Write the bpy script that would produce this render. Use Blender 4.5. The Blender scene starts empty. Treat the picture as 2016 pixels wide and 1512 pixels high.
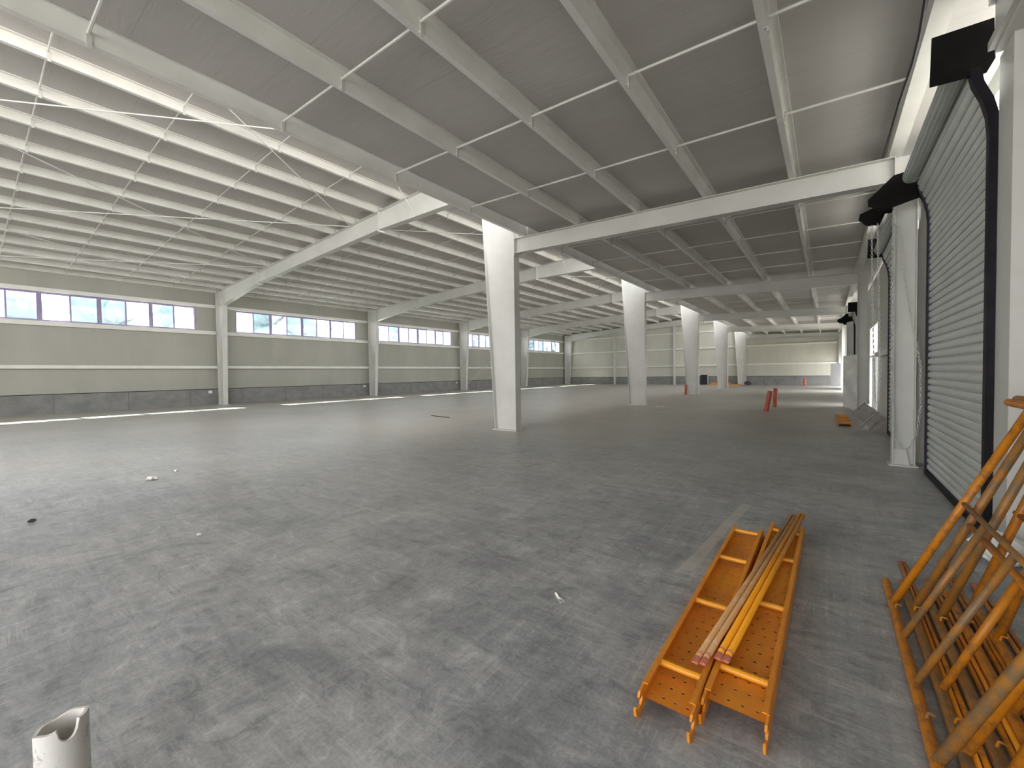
import bpy, math, random
from mathutils import Vector, Matrix
random.seed(7)
S = bpy.context.scene
COL = S.collection

# ------------------------------------------------------------------ camera
F_PX, YAW, PITCH, ROLL, EYE = 822.0, 0.6468, -0.0263, -0.0141, 1.5
def make_camera():
    cd = bpy.data.cameras.new('camera'); cam = bpy.data.objects.new('camera', cd); COL.objects.link(cam)
    cd.sensor_fit = 'HORIZONTAL'; cd.sensor_width = 36.0; cd.lens = F_PX / 2016 * 36.0
    cd.clip_start = 0.05; cd.clip_end = 400
    fw = Vector((-math.sin(YAW)*math.cos(PITCH), math.cos(YAW)*math.cos(PITCH), math.sin(PITCH)))
    r0 = Vector((math.cos(YAW), math.sin(YAW), 0)); u0 = r0.cross(fw)
    r = r0*math.cos(ROLL) + u0*math.sin(ROLL); u = -r0*math.sin(ROLL) + u0*math.cos(ROLL)
    M = Matrix(((r.x, u.x, -fw.x, 0), (r.y, u.y, -fw.y, 0), (r.z, u.z, -fw.z, EYE), (0, 0, 0, 1)))
    cam.matrix_world = M
    S.camera = cam
make_camera()

# ------------------------------------------------------------------ world, sun, exposure
SKY = 7.2
SUN = 26.0
S.view_settings.view_transform = 'Standard'
S.view_settings.look = 'None'
S.view_settings.gamma = 1.0
S.view_settings.use_curve_mapping = False
S.view_settings.exposure = 0.08
S.cycles.diffuse_bounces = 6
S.cycles.max_bounces = 12
S.cycles.sample_clamp_indirect = 8.0
S.cycles.caustics_reflective = False
S.cycles.caustics_refractive = False
w = bpy.data.worlds.new('sky'); S.world = w; w.use_nodes = True
bgn = w.node_tree.nodes['Background']
bgn.inputs[0].default_value = (0.97, 0.98, 1.0, 1); bgn.inputs[1].default_value = SKY
sl = bpy.data.lights.new('sun', 'SUN'); so = bpy.data.objects.new('sun', sl); COL.objects.link(so)
sl.energy = SUN; sl.angle = 0.009; sl.color = (1.0, 0.94, 0.85)
so.rotation_euler = Vector((4.3, 0.62, -4.75)).to_track_quat('-Z', 'Y').to_euler()
def portal(name, loc, normal, sx, sy):
    l = bpy.data.lights.new(name, 'AREA'); o = bpy.data.objects.new(name, l); COL.objects.link(o)
    l.shape = 'RECTANGLE'; l.size = sx; l.size_y = sy; l.cycles.is_portal = True
    o.location = loc; o.rotation_euler = Vector(normal).to_track_quat('-Z', 'Y').to_euler()

# ------------------------------------------------------------------ materials
def mat(name, col, rough=0.6, metal=0.0, spec=0.5):
    m = bpy.data.materials.new(name); m.use_nodes = True
    b = m.node_tree.nodes['Principled BSDF']
    b.inputs['Base Color'].default_value = (*col, 1); b.inputs['Roughness'].default_value = rough
    b.inputs['Metallic'].default_value = metal; b.inputs['Specular IOR Level'].default_value = spec
    return m
class NT:
    """little helper around a node tree"""
    def __init__(s, m): s.m = m; s.t = m.node_tree; s.b = s.t.nodes['Principled BSDF']; s.co = s.t.nodes.new('ShaderNodeTexCoord').outputs['Object']
    def n(s, ty, **kw):
        x = s.t.nodes.new(ty)
        for k, v in kw.items(): setattr(x, k, v)
        return x
    def link(s, a, b): s.t.links.new(a, b)
    def mapping(s, scale=(1, 1, 1), rot=(0, 0, 0), loc=(0, 0, 0), src=None):
        x = s.n('ShaderNodeMapping'); x.inputs['Scale'].default_value = scale; x.inputs['Rotation'].default_value = rot; x.inputs['Location'].default_value = loc
        s.link(src or s.co, x.inputs['Vector']); return x.outputs[0]
    def noise(s, vec, scale=1, detail=4, rough=0.6, dist=0):
        x = s.n('ShaderNodeTexNoise'); x.inputs['Scale'].default_value = scale; x.inputs['Detail'].default_value = detail
        x.inputs['Roughness'].default_value = rough; x.inputs['Distortion'].default_value = dist
        s.link(vec, x.inputs['Vector']); return x.outputs['Fac']
    def ramp(s, fac, stops):
        x = s.n('ShaderNodeValToRGB'); e = x.color_ramp.elements
        while len(e) < len(stops): e.new(0.5)
        for k, (p, c) in enumerate(stops):
            e[k].position = p; e[k].color = (*c, 1) if len(c) == 3 else c
        s.link(fac, x.inputs[0]); return x.outputs[0]
    def math(s, op, a, b=None, c=None):
        x = s.n('ShaderNodeMath', operation=op)
        for k, v in enumerate((a, b, c)):
            if v is None: continue
            if isinstance(v, (int, float)): x.inputs[k].default_value = v
            else: s.link(v, x.inputs[k])
        return x.outputs[0]
    def mix(s, fac, a, b, mode='MIX'):
        x = s.n('ShaderNodeMix', data_type='RGBA', blend_type=mode)
        for sock, v in ((x.inputs[0], fac), (x.inputs[6], a), (x.inputs[7], b)):
            if isinstance(v, (int, float)): sock.default_value = v
            elif isinstance(v, tuple): sock.default_value = (*v, 1)
            else: s.link(v, sock)
        return x.outputs[2]
    def sep(s, vec=None):
        x = s.n('ShaderNodeSeparateXYZ'); s.link(vec or s.co, x.inputs[0]); return x.outputs
    def color(s, c): s.link(c, s.b.inputs['Base Color'])
    def bump(s, h, strength=0.3, dist=0.01):
        x = s.n('ShaderNodeBump'); x.inputs['Strength'].default_value = strength; x.inputs['Distance'].default_value = dist
        s.link(h, x.inputs['Height']); s.link(x.outputs[0], s.b.inputs['Normal'])

def noisy(name, c1, c2, scale=3, rough=0.6, lo=0.35, hi=0.65, detail=5, bump=0.0, metal=0.0, vscale=(1, 1, 1)):
    m = mat(name, c1, rough, metal); t = NT(m)
    f = t.noise(t.mapping(vscale), scale, detail)
    t.color(t.ramp(f, [(lo, c1), (hi, c2)]))
    if bump: t.bump(f, bump, 0.01)
    return m

M = {}
M['steel'] = noisy('white_paint_steel', (0.59, 0.585, 0.55), (0.66, 0.655, 0.62), 1.3, 0.42)
M['galv'] = noisy('galvanised_purlin_steel', (0.73, 0.725, 0.69), (0.81, 0.805, 0.77), 1.7, 0.42)
M['rod'] = noisy('white_rod_steel', (0.70, 0.70, 0.67), (0.78, 0.78, 0.75), 4, 0.45)
M['girt'] = noisy('white_girt_steel', (0.74, 0.73, 0.68), (0.82, 0.81, 0.76), 2, 0.42)

def roof_mat():
    m = mat('roof_insulation_foil', (0.5, 0.49, 0.47), 0.5); t = NT(m)
    big = t.noise(t.mapping((0.35, 0.8, 1)), 1.0, 3)
    wr = t.noise(t.mapping((0.9, 4.5, 1)), 1.5, 4, 0.55, 0.5)
    c = t.ramp(big, [(0.3, (0.47, 0.45, 0.427)), (0.7, (0.53, 0.51, 0.487))])
    y = t.sep()[1]
    seam = t.math('LESS_THAN', t.math('FRACT', t.math('DIVIDE', y, 1.187)), 0.012)
    c = t.mix(t.math('MULTIPLY', seam, 0.35), c, (0.35, 0.34, 0.33))
    t.color(c); t.bump(wr, 0.24, 0.03)
    return m
M['roof'] = roof_mat()

def panel_mat(name, axis, c1, c2, pitch=0.95):
    m = mat(name, c1, 0.5); t = NT(m)
    a = t.sep()[axis]
    fr = t.math('FRACT', t.math('DIVIDE', a, pitch))
    seam = t.math('LESS_THAN', fr, 0.010)
    rib = t.math('SINE', t.math('MULTIPLY', a, 2*math.pi/0.12))
    n = t.noise(t.mapping((1, 1, 0.4)), 0.7, 4)
    c = t.ramp(n, [(0.35, c1), (0.65, c2)])
    c = t.mix(t.math('MULTIPLY', seam, 0.30), c, (0.25, 0.24, 0.21))
    t.color(c); t.bump(rib, 0.06, 0.01)
    return m
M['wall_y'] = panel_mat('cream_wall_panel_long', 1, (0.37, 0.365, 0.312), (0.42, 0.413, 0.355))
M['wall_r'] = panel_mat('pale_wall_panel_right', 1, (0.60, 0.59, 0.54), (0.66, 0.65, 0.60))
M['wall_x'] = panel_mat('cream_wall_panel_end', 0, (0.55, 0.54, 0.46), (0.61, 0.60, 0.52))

def plinth_mat(name, axis):
    m = mat(name, (0.3, 0.3, 0.29), 0.85); t = NT(m)
    o = t.sep(); a = o[axis]
    fr = t.math('FRACT', t.math('DIVIDE', a, 2.45))
    seam = t.math('LESS_THAN', fr, 0.012)
    n = t.noise(t.mapping((1, 1, 1.4)), 1.6, 6, 0.65)
    c = t.ramp(n, [(0.32, (0.20, 0.198, 0.19)), (0.68, (0.285, 0.282, 0.27))])
    c = t.mix(t.math('MULTIPLY', seam, 0.6), c, (0.12, 0.12, 0.115))
    t.color(c); t.bump(n, 0.25, 0.02)
    return m
M['plinth_y'] = plinth_mat('grey_plinth_blocks_long', 1)
M['plinth_x'] = plinth_mat('grey_plinth_blocks_end', 0)
M['black'] = noisy('black_gap_sealant', (0.015, 0.015, 0.015), (0.03, 0.03, 0.03), 5, 0.7)

def floor_mat():
    m = mat('dusty_concrete', (0.4, 0.4, 0.4), 0.62); t = NT(m)
    P0 = t.co
    n1 = t.noise(t.mapping((0.22, 0.22, 1)), 1.0, 5, 0.55)                       # broad patches
    n2 = t.noise(t.mapping((0.9, 0.9, 1)), 1.3, 8, 0.68, 0.6)                    # blotches
    s1 = t.noise(t.mapping((0.8, 5.5, 1), (0, 0, math.radians(-12))), 1.3, 8, 0.70, 0.9)   # trowel streaks
    s2 = t.noise(t.mapping((9.0, 0.8, 1), (0, 0, math.radians(28))), 1.2, 7, 0.72, 0.8)      # cross scratches
    g = t.noise(t.mapping((1, 1, 1)), 55, 4, 0.75)                               # grit
    pos = t.sep()
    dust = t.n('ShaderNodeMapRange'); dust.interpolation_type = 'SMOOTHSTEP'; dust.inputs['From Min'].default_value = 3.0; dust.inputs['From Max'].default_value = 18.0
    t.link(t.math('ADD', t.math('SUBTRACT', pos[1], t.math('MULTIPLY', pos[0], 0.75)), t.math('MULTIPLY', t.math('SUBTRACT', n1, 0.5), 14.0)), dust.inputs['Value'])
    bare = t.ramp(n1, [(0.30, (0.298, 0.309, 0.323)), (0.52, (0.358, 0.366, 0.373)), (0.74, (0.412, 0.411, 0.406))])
    dusty_lit = t.ramp(n1, [(0.30, (0.390, 0.370, 0.335)), (0.52, (0.445, 0.422, 0.382)), (0.74, (0.490, 0.465, 0.422))])
    c = t.mix(dust.outputs[0], bare, dusty_lit)  # dust plus painted light: floor colour lifted toward the far left
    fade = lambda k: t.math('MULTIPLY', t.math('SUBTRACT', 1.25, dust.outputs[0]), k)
    c = t.mix(fade(0.55), c, t.ramp(n2, [(0.30, (0.24, 0.245, 0.25)), (0.5, (0.5, 0.5, 0.5)), (0.72, (0.70, 0.69, 0.67))]), 'OVERLAY')
    c = t.mix(fade(0.26), c, t.ramp(s1, [(0.34, (0.28, 0.285, 0.295)), (0.5, (0.5, 0.5, 0.5)), (0.68, (0.72, 0.715, 0.70))]), 'OVERLAY')
    c = t.mix(fade(0.22), c, t.ramp(s2, [(0.36, (0.33, 0.33, 0.34)), (0.5, (0.5, 0.5, 0.5)), (0.64, (0.72, 0.72, 0.71))]), 'OVERLAY')
    c = t.mix(fade(0.30), c, t.ramp(g, [(0.35, (0.30, 0.30, 0.30)), (0.65, (0.68, 0.68, 0.68))]), 'OVERLAY')
    sf = t.noise(t.mapping((1.0, 1.35, 1), (0, 0, math.radians(35))), 5.0, 9, 0.72, 1.1)
    c = t.mix(fade(0.50), c, t.ramp(sf, [(0.36, (0.27, 0.275, 0.285)), (0.47, (0.48, 0.48, 0.48)), (0.55, (0.52, 0.52, 0.52)), (0.68, (0.80, 0.795, 0.78))]), 'OVERLAY')
    sc1 = t.noise(t.mapping((2.2, 42.0, 1), (0, 0, math.radians(24))), 1.0, 3, 0.6, 1.2)
    sc2 = t.noise(t.mapping((38.0, 1.6, 1), (0, 0, math.radians(-18))), 1.0, 3, 0.6, 1.2)
    for f_, m_ in ((sc1, n2), (sc2, s1)):
        k_ = t.math('MULTIPLY', t.ramp(f_, [(0.56, (0, 0, 0)), (0.64, (1, 1, 1))]), t.ramp(m_, [(0.48, (0, 0, 0)), (0.62, (1, 1, 1))]))
        c = t.mix(t.math('MULTIPLY', k_, fade(0.60)), c, (0.56, 0.555, 0.545))
    # oil and damp spots
    wob = t.noise(t.mapping((1, 1, 1)), 4.5, 4)
    for (x, y, r, k) in [(-2.00, 2.50, 0.17, .34), (-2.42, 1.80, 0.21, .34), (-4.0, 3.0, 0.28, .28), (-4.35, 1.95, .24, .22), (-3.2, 1.15, .16, .2),
                         (-1.0, 1.2, .17, .2), (.1, 7.9, .55, .35), (.3, 6.6, .4, .3), (.45, 9.0, .3, .4), (-.6, 12.0, .8, .25), (-1.9, 1.35, .06, .3)]:
        d = t.n('ShaderNodeVectorMath', operation='DISTANCE'); t.link(P0, d.inputs[0]); d.inputs[1].default_value = (x, y, 0)
        q = t.math('ADD', t.math('DIVIDE', d.outputs['Value'], r), t.math('MULTIPLY', t.math('SUBTRACT', wob, 0.5), 1.6))
        f = t.n('ShaderNodeMapRange'); f.inputs['From Min'].default_value = 0.35; f.inputs['From Max'].default_value = 1.35
        f.inputs['To Min'].default_value = k; f.inputs['To Max'].default_value = 0; t.link(q, f.inputs['Value'])
        c = t.mix(f.outputs[0], c, (0.13, 0.132, 0.138))
    # pale strip left by tape
    o = t.sep(t.mapping((1, 1, 1), (0, 0, 0), (0, 0, 0)))
    u = t.math('ADD', o[0], t.math('MULTIPLY', t.math('SUBTRACT', o[1], 4.3), -0.068))
    du = t.math('ABSOLUTE', t.math('ADD', u, 0.775)); dv = t.math('ABSOLUTE', t.math('SUBTRACT', o[1], 4.25))
    strip = t.math('MULTIPLY', t.math('LESS_THAN', du, 0.045), t.math('LESS_THAN', dv, 1.0))
    strip = t.math('MULTIPLY', strip, t.math('MULTIPLY', wob, 0.95))
    c = t.mix(strip, c, (0.60, 0.575, 0.49))
    t.color(c)
    t.link(t.ramp(n2, [(0.3, (0.30, 0.30, 0.30)), (0.7, (0.52, 0.52, 0.52))]), t.b.inputs['Roughness'])
    t.bump(t.math('ADD', t.math('MULTIPLY', s1, 0.6), t.math('MULTIPLY', g, 0.3)), 0.12, 0.01)
    return m
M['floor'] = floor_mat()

def paint_mat(name, c, worn, amount=0.55, scale=6, rough=0.45, second=None):
    m = mat(name, c, rough); t = NT(m)
    a = t.noise(t.mapping((1, 1, 1)), scale, 7, 0.7, 0.3); b = t.noise(t.mapping((1, 1, 1)), scale*9, 4, 0.7)
    k = t.math('ADD', t.math('MULTIPLY', a, 0.75), t.math('MULTIPLY', b, 0.25))
    dark = tuple(x*0.82 for x in c)
    col = t.ramp(k, [(0.30, c), (amount, dark), (min(amount+0.10, 0.97), worn)])
    if second:
        f2 = t.noise(t.mapping((1, 1, 1), loc=(3, 1, 2)), 2.6, 5, 0.6)
        col = t.mix(t.ramp(f2, [(0.46, (0, 0, 0)), (0.60, (0.85, 0.85, 0.85))]), col, second)
    t.color(col)
    t.bump(b, 0.15, 0.004)
    return m
M['orange'] = paint_mat('orange_scaffold_paint', (0.88, 0.32, 0.03), (0.58, 0.22, 0.06), 0.60, second=(0.86, 0.36, 0.015))
M['yellow'] = paint_mat('yellow_orange_paint', (0.92, 0.38, 0.012), (0.52, 0.22, 0.05), 0.66)
M['brown'] = paint_mat('weathered_brown_rod', (0.66, 0.36, 0.14), (0.62, 0.42, 0.25), 0.50, 9, 0.7)
M['frame'] = paint_mat('scaffold_frame_paint', (0.66, 0.235, 0.010), (0.26, 0.115, 0.035), 0.50, 11)
M['frame_worn'] = paint_mat('worn_scaffold_frame_paint', (0.43, 0.185, 0.03), (0.20, 0.125, 0.06), 0.47, 12)
M['redtip'] = noisy('red_painted_tip', (0.50, 0.10, 0.06), (0.62, 0.22, 0.15), 20, 0.6)
M['redpipe'] = noisy('orange_red_pipe', (0.48, 0.075, 0.035), (0.56, 0.12, 0.06), 8, 0.45)
M['pvc'] = noisy('dirty_white_pvc', (0.66, 0.635, 0.60), (0.30, 0.275, 0.25), 26, 0.55, 0.58, 0.74)
M['curtain'] = noisy('grey_shutter_slats', (0.54, 0.565, 0.54), (0.61, 0.635, 0.61), 2, 0.38)
M['guide'] = noisy('dark_guide_steel', (0.008, 0.007, 0.010), (0.016, 0.013, 0.019), 6, 0.5)
M['plate'] = noisy('black_bracket_plate', (0.005, 0.0045, 0.0045), (0.009, 0.008, 0.0075), 6, 0.75)
M['chain'] = noisy('pale_chain_steel', (0.60, 0.60, 0.57), (0.75, 0.75, 0.72), 30, 0.4)
M['wrap'] = noisy('plastic_wrapped_white', (0.80, 0.80, 0.79), (0.90, 0.90, 0.89), 5, 0.22, bump=0.6, vscale=(1, 1, 2.5))
M['whiteboard'] = noisy('white_panel_board', (0.80, 0.81, 0.84), (0.86, 0.87, 0.9), 3, 0.4)
M['greymetal'] = noisy('dull_grey_rack_metal', (0.20, 0.175, 0.155), (0.29, 0.26, 0.235), 8, 0.6)
M['blackboard'] = noisy('black_board', (0.012, 0.010, 0.012), (0.02, 0.018, 0.02), 5, 0.5)
M['lump'] = noisy('dark_lump_coat', (0.05, 0.045, 0.055), (0.09, 0.08, 0.09), 10, 0.8)
M['paper'] = noisy('crumpled_white_paper', (0.78, 0.77, 0.73), (0.88, 0.87, 0.84), 20, 0.7)
M['stone'] = noisy('dark_stone', (0.035, 0.03, 0.028), (0.06, 0.05, 0.045), 30, 0.8)
M['alu'] = noisy('window_frame_violet_grey', (0.26, 0.21, 0.36), (0.33, 0.28, 0.44), 5, 0.4)
M['box'] = noisy('white_plastic_box', (0.80, 0.80, 0.77), (0.86, 0.86, 0.83), 5, 0.4)
M['cable'] = noisy('black_cable', (0.012, 0.010, 0.014), (0.02, 0.018, 0.022), 9, 0.6)
M['leaf'] = noisy('tree_leaves', (0.38, 0.44, 0.45), (0.50, 0.55, 0.56), 2.2, 0.8, bump=0.8)
M['bark'] = noisy('tree_bark', (0.10, 0.08, 0.06), (0.16, 0.13, 0.10), 4, 0.9)
M['yard'] = noisy('pale_concrete_yard', (0.42, 0.41, 0.38), (0.50, 0.49, 0.46), 0.4, 0.9)
M['brick'] = noisy('pale_red_building', (0.50, 0.40, 0.36), (0.58, 0.48, 0.44), 0.5, 0.9)
M['bluewin'] = noisy('blue_grey_windows', (0.20, 0.25, 0.36), (0.26, 0.31, 0.42), 0.5, 0.3)
for k_ in ('plate', 'guide'): M[k_].node_tree.nodes['Principled BSDF'].inputs['Specular IOR Level'].default_value = 0.15
def glass(name, tint):
    m = bpy.data.materials.new(name); m.use_nodes = True; t = m.node_tree; t.nodes.clear()
    out = t.nodes.new('ShaderNodeOutputMaterial'); tr = t.nodes.new('ShaderNodeBsdfTransparent'); gl = t.nodes.new('ShaderNodeBsdfGlossy')
    tr.inputs[0].default_value = (*tint, 1); gl.inputs['Roughness'].default_value = 0.05
    nz = t.nodes.new('ShaderNodeTexNoise'); nz.inputs['Scale'].default_value = 0.6
    mr = t.nodes.new('ShaderNodeMapRange'); mr.inputs['To Min'].default_value = 0.03; mr.inputs['To Max'].default_value = 0.07
    t.links.new(nz.outputs['Fac'], mr.inputs['Value'])
    mx = t.nodes.new('ShaderNodeMixShader'); t.links.new(mr.outputs[0], mx.inputs[0])
    t.links.new(tr.outputs[0], mx.inputs[1]); t.links.new(gl.outputs[0], mx.inputs[2]); t.links.new(mx.outputs[0], out.inputs[0])
    return m
M['glass'] = glass('blue_tinted_glass', (0.56, 0.635, 0.665))
M['clear'] = glass('clear_glass', (0.94, 0.96, 0.96))

# ------------------------------------------------------------------ mesh helpers
class MB:
    def __init__(s): s.v = []; s.f = []
    def box(s, x0, x1, y0, y1, z0, z1, R=None):
        b = len(s.v)
        for z in (z0, z1):
            for (x, y) in ((x0, y0), (x1, y0), (x1, y1), (x0, y1)):
                p = Vector((x, y, z)); s.v.append(tuple(R @ p if R else p))
        s.f += [tuple(b+i for i in q) for q in ((0, 3, 2, 1), (4, 5, 6, 7), (0, 1, 5, 4), (1, 2, 6, 5), (2, 3, 7, 6), (3, 0, 4, 7))]
        return s
    def prism(s, poly, axis, a0, a1):
        """polygon of 2-D points extruded along axis 'x','y' or 'z' (poly gives the two other coordinates in order)"""
        b = len(s.v); n = len(poly)
        for a in (a0, a1):
            for (p, q) in poly:
                s.v.append({'x': (a, p, q), 'y': (p, a, q), 'z': (p, q, a)}[axis])
        s.f.append(tuple(b+i for i in range(n))); s.f.append(tuple(b+n+i for i in reversed(range(n))))
        for i in range(n):
            j = (i+1) % n; s.f.append((b+i, b+n+i, b+n+j, b+j))
        return s
    def tube(s, pts, r, n=10, cap=True, r2=None):
        pts = [Vector(p) for p in pts]; b = len(s.v); m = len(pts)
        up = None
        for k, p in enumerate(pts):
            d = (pts[min(k+1, m-1)] - pts[max(k-1, 0)]).normalized()
            if up is None:
                up = Vector((0, 0, 1)) if abs(d.z) < 0.9 else Vector((1, 0, 0))
            a = d.cross(up).normalized(); c = a.cross(d).normalized(); up = c
            rr = r if r2 is None else r + (r2-r)*k/(m-1)
            for i in range(n):
                t = 2*math.pi*i/n
                s.v.append(tuple(p + a*math.cos(t)*rr + c*math.sin(t)*rr))
        for k in range(m-1):
            for i in range(n):
                j = (i+1) % n
                s.f.append((b+k*n+i, b+k*n+j, b+(k+1)*n+j, b+(k+1)*n+i))
        if cap:
            s.f.append(tuple(b+i for i in reversed(range(n)))); s.f.append(tuple(b+(m-1)*n+i for i in range(n)))
        return s
    def pipe(s, p0, p1, r, ri, n=20):
        """hollow straight pipe"""
        p0, p1 = Vector(p0), Vector(p1); d = (p1-p0).normalized()
        up = Vector((0, 0, 1)) if abs(d.z) < 0.9 else Vector((1, 0, 0))
        a = d.cross(up).normalized(); c = a.cross(d).normalized(); b = len(s.v)
        for (p, rr) in ((p0, r), (p1, r), (p1, ri), (p0, ri)):
            for i in range(n):
                t = 2*math.pi*i/n; s.v.append(tuple(p + a*math.cos(t)*rr + c*math.sin(t)*rr))
        for k in range(4):
            for i in range(n):
                j = (i+1) % n; k2 = (k+1) % 4
                s.f.append((b+k*n+i, b+k*n+j, b+k2*n+j, b+k2*n+i))
        return s
    def quadstrip(s, rows):
        b = len(s.v); n = len(rows[0])
        for r in rows: s.v += [tuple(p) for p in r]
        for k in range(len(rows)-1):
            for i in range(n-1):
                s.f.append((b+k*n+i, b+k*n+i+1, b+(k+1)*n+i+1, b+(k+1)*n+i))
        return s
    def mesh(s, name, m, smooth=False):
        me = bpy.data.meshes.new(name); me.from_pydata(s.v, [], s.f); me.update()
        me.materials.append(m)
        if smooth: me.shade_smooth()
        return me
    def build(s, name, m, parent=None, smooth=False, bevel=0):
        o = link(name, s.mesh(name, m, smooth), parent)
        if bevel:
            md = o.modifiers.new('bevel', 'BEVEL'); md.width = bevel; md.segments = 2; md.limit_method = 'ANGLE'
        if smooth == 'auto':
            pass
        return o
def link(name, me, parent=None, loc=None):
    o = bpy.data.objects.new(name, me); COL.objects.link(o)
    if parent: o.parent = parent
    if loc: o.location = loc
    return o
def tag(o, label, cat, group=None, kind=None):
    o['label'] = label; o['category'] = cat
    if group: o['group'] = group
    if kind: o['kind'] = kind
    return o
def thing(name, label, cat, loc=(0, 0, 0), rotz=0, group=None):
    o = bpy.data.objects.new(name, None); COL.objects.link(o); o.empty_display_size = 0.2
    o.location = loc; o.rotation_euler = (0, 0, rotz)
    return tag(o, label, cat, group, 'thing')
def struct(o): o['kind'] = 'structure'; return o
def dup(root, name=None):
    r = root.copy(); COL.objects.link(r)
    if name: r.name = name
    for ch in list(root.children):
        c = ch.copy(); COL.objects.link(c); c.parent = r
        for g in list(ch.children):
            d = g.copy(); COL.objects.link(d); d.parent = c
    return r

# ------------------------------------------------------------------ dimensions of the hall
Y1, BAY = 8.70, 9.508
def fy(k): return Y1 + BAY*k                       # frame lines, k = -1 .. 4
XL, XLW = -26.75, -26.95                           # outer flange of wall columns, wall face
XC = -6.37                                         # right flange of the middle columns
XR = 0.80                                          # inner flange of the right wall columns
XRW = 1.40                                         # right wall face
YE = fy(4) + 0.32                                  # end wall face
YF = -10.4                                         # wall behind the camera
def zl(x): return 6.19 + 0.0556*(x + 25.9)         # top of main rafters
def zr(x): return 4.715 - 0.0326*x                 # top of side rafters
PH = 0.20                                          # purlin height
ORD = ['first', 'second', 'third', 'fourth', 'fifth', 'sixth', 'seventh', 'eighth', 'ninth', 'tenth', 'eleventh', 'twelfth', 'thirteenth', 'fourteenth', 'fifteenth', 'sixteenth']
BAYN = ['nearest bay', 'second bay', 'third bay', 'fourth bay', 'farthest bay']
FRC = ['nearest the camera', 'second from the camera', 'third from the camera', 'fourth from the camera', 'farthest from the camera']
FRN = ['nearest', 'second', 'third', 'fourth', 'farthest']

# ------------------------------------------------------------------ shell
def wall_boxes(x0, x1, lo, hi, z0, z1, holes, axis):
    """wall slab with rectangular holes (a0,a1,z0,z1) along axis y or x, in one mesh"""
    cut = sorted({lo, hi, *[h[0] for h in holes], *[h[1] for h in holes]}); cut = [c for c in cut if lo <= c <= hi]
    mb = MB()
    for a, b in zip(cut, cut[1:]):
        hs = sorted([h for h in holes if h[0] < (a+b)/2 < h[1]], key=lambda h: h[2])
        z = z0
        for h in hs + [(0, 0, z1, z1)]:
            if h[2] > z + 1e-6:
                if axis == 'y': mb.box(x0, x1, a, b, z, h[2])
                else: mb.box(a, b, x0, x1, z, h[2])
            z = max(z, h[3])
    return mb
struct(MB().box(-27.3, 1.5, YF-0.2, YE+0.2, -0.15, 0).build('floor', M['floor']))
struct(MB().box(-140, 120, -100, 160, -0.6, -0.16).build('ground_outside', M['yard']))

LWIN = [(fy(k) + 0.89, fy(k+1) - 0.98) for k in range(-1, 5-1)]
LWIN[0] = (LWIN[0][1] - 8.325, LWIN[0][1])
WZ0, WZ1 = 4.02, 5.27
holes = [(a, b, WZ0, WZ1) for a, b in LWIN]
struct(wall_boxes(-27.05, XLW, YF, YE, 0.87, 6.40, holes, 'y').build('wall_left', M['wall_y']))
struct(MB().box(-27.07, XLW+0.02, YF, YE, 0, 0.835).build('baseboard_left', M['plinth_y']))
struct(MB().box(-27.06, XLW+0.012, YF, YE, 0.835, 0.87).build('trim_1', M['black']))
struct(MB().prism([(-27.05, 0.87), (1.5, 0.87), (1.5, 4.90), (-5.9, 5.15), (-5.9, 7.52), (-27.05, 6.38)], 'y', YE, YE+0.1).build('wall_far', M['wall_x']))
struct(MB().box(-26.9, 1.4, YE-0.02, YE+0.12, 0, 0.835).build('baseboard_far', M['plinth_x']))
struct(MB().box(-26.9, 1.4, YE-0.012, YE+0.11, 0.835, 0.87).build('trim_2', M['black']))
DOORS = [(5.42, 8.15), (9.30, 12.75), (24.35, 27.15), (28.25, 31.1)]
OPEN_R = [(d0-0.14, d1+0.14, 0, 4.35) for d0, d1 in DOORS] + [(19.4, 22.7, 0, 3.15), (33.2, 36.7, 0, 4.2), (41.5, 46.3, 0, 2.7), (-9.0, -3.0, 0, 3.9)]  # last opening, behind the camera, is added for fill daylight
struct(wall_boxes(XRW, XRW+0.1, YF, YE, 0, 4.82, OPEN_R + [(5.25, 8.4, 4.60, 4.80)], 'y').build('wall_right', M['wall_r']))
OPEN_F = [(-7.5, 1.2, 0, 4.5)]  # out of view; width and height set for fill daylight
struct(wall_boxes(YF-0.1, YF, -27.05, 1.5, 0, 4.85, OPEN_F, 'x').build('wall_front', M['wall_x']))
struct(MB().box(-6.06, -6.0, YF, YE, 5.20, 5.58).build('clerestory_light_stop', M['wall_y']))  # added band out of view, trims clerestory daylight on the column tops
# ceilings (insulated roof sheets)
def roof(name, xa, xb, fn, n):
    mb = MB(); th = 0.06; z = PH + 0.002
    mb.prism([(xa, fn(xa)+z), (xb, fn(xb)+z), (xb, fn(xb)+z+th), (xa, fn(xa)+z+th)], 'y', YF, YE+0.1)
    return struct(mb.build(name, M['roof']))
roof('ceiling_main', -27.05, -5.95, zl, 1)
roof('ceiling_side', -5.935, 1.5, zr, 1)

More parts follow.
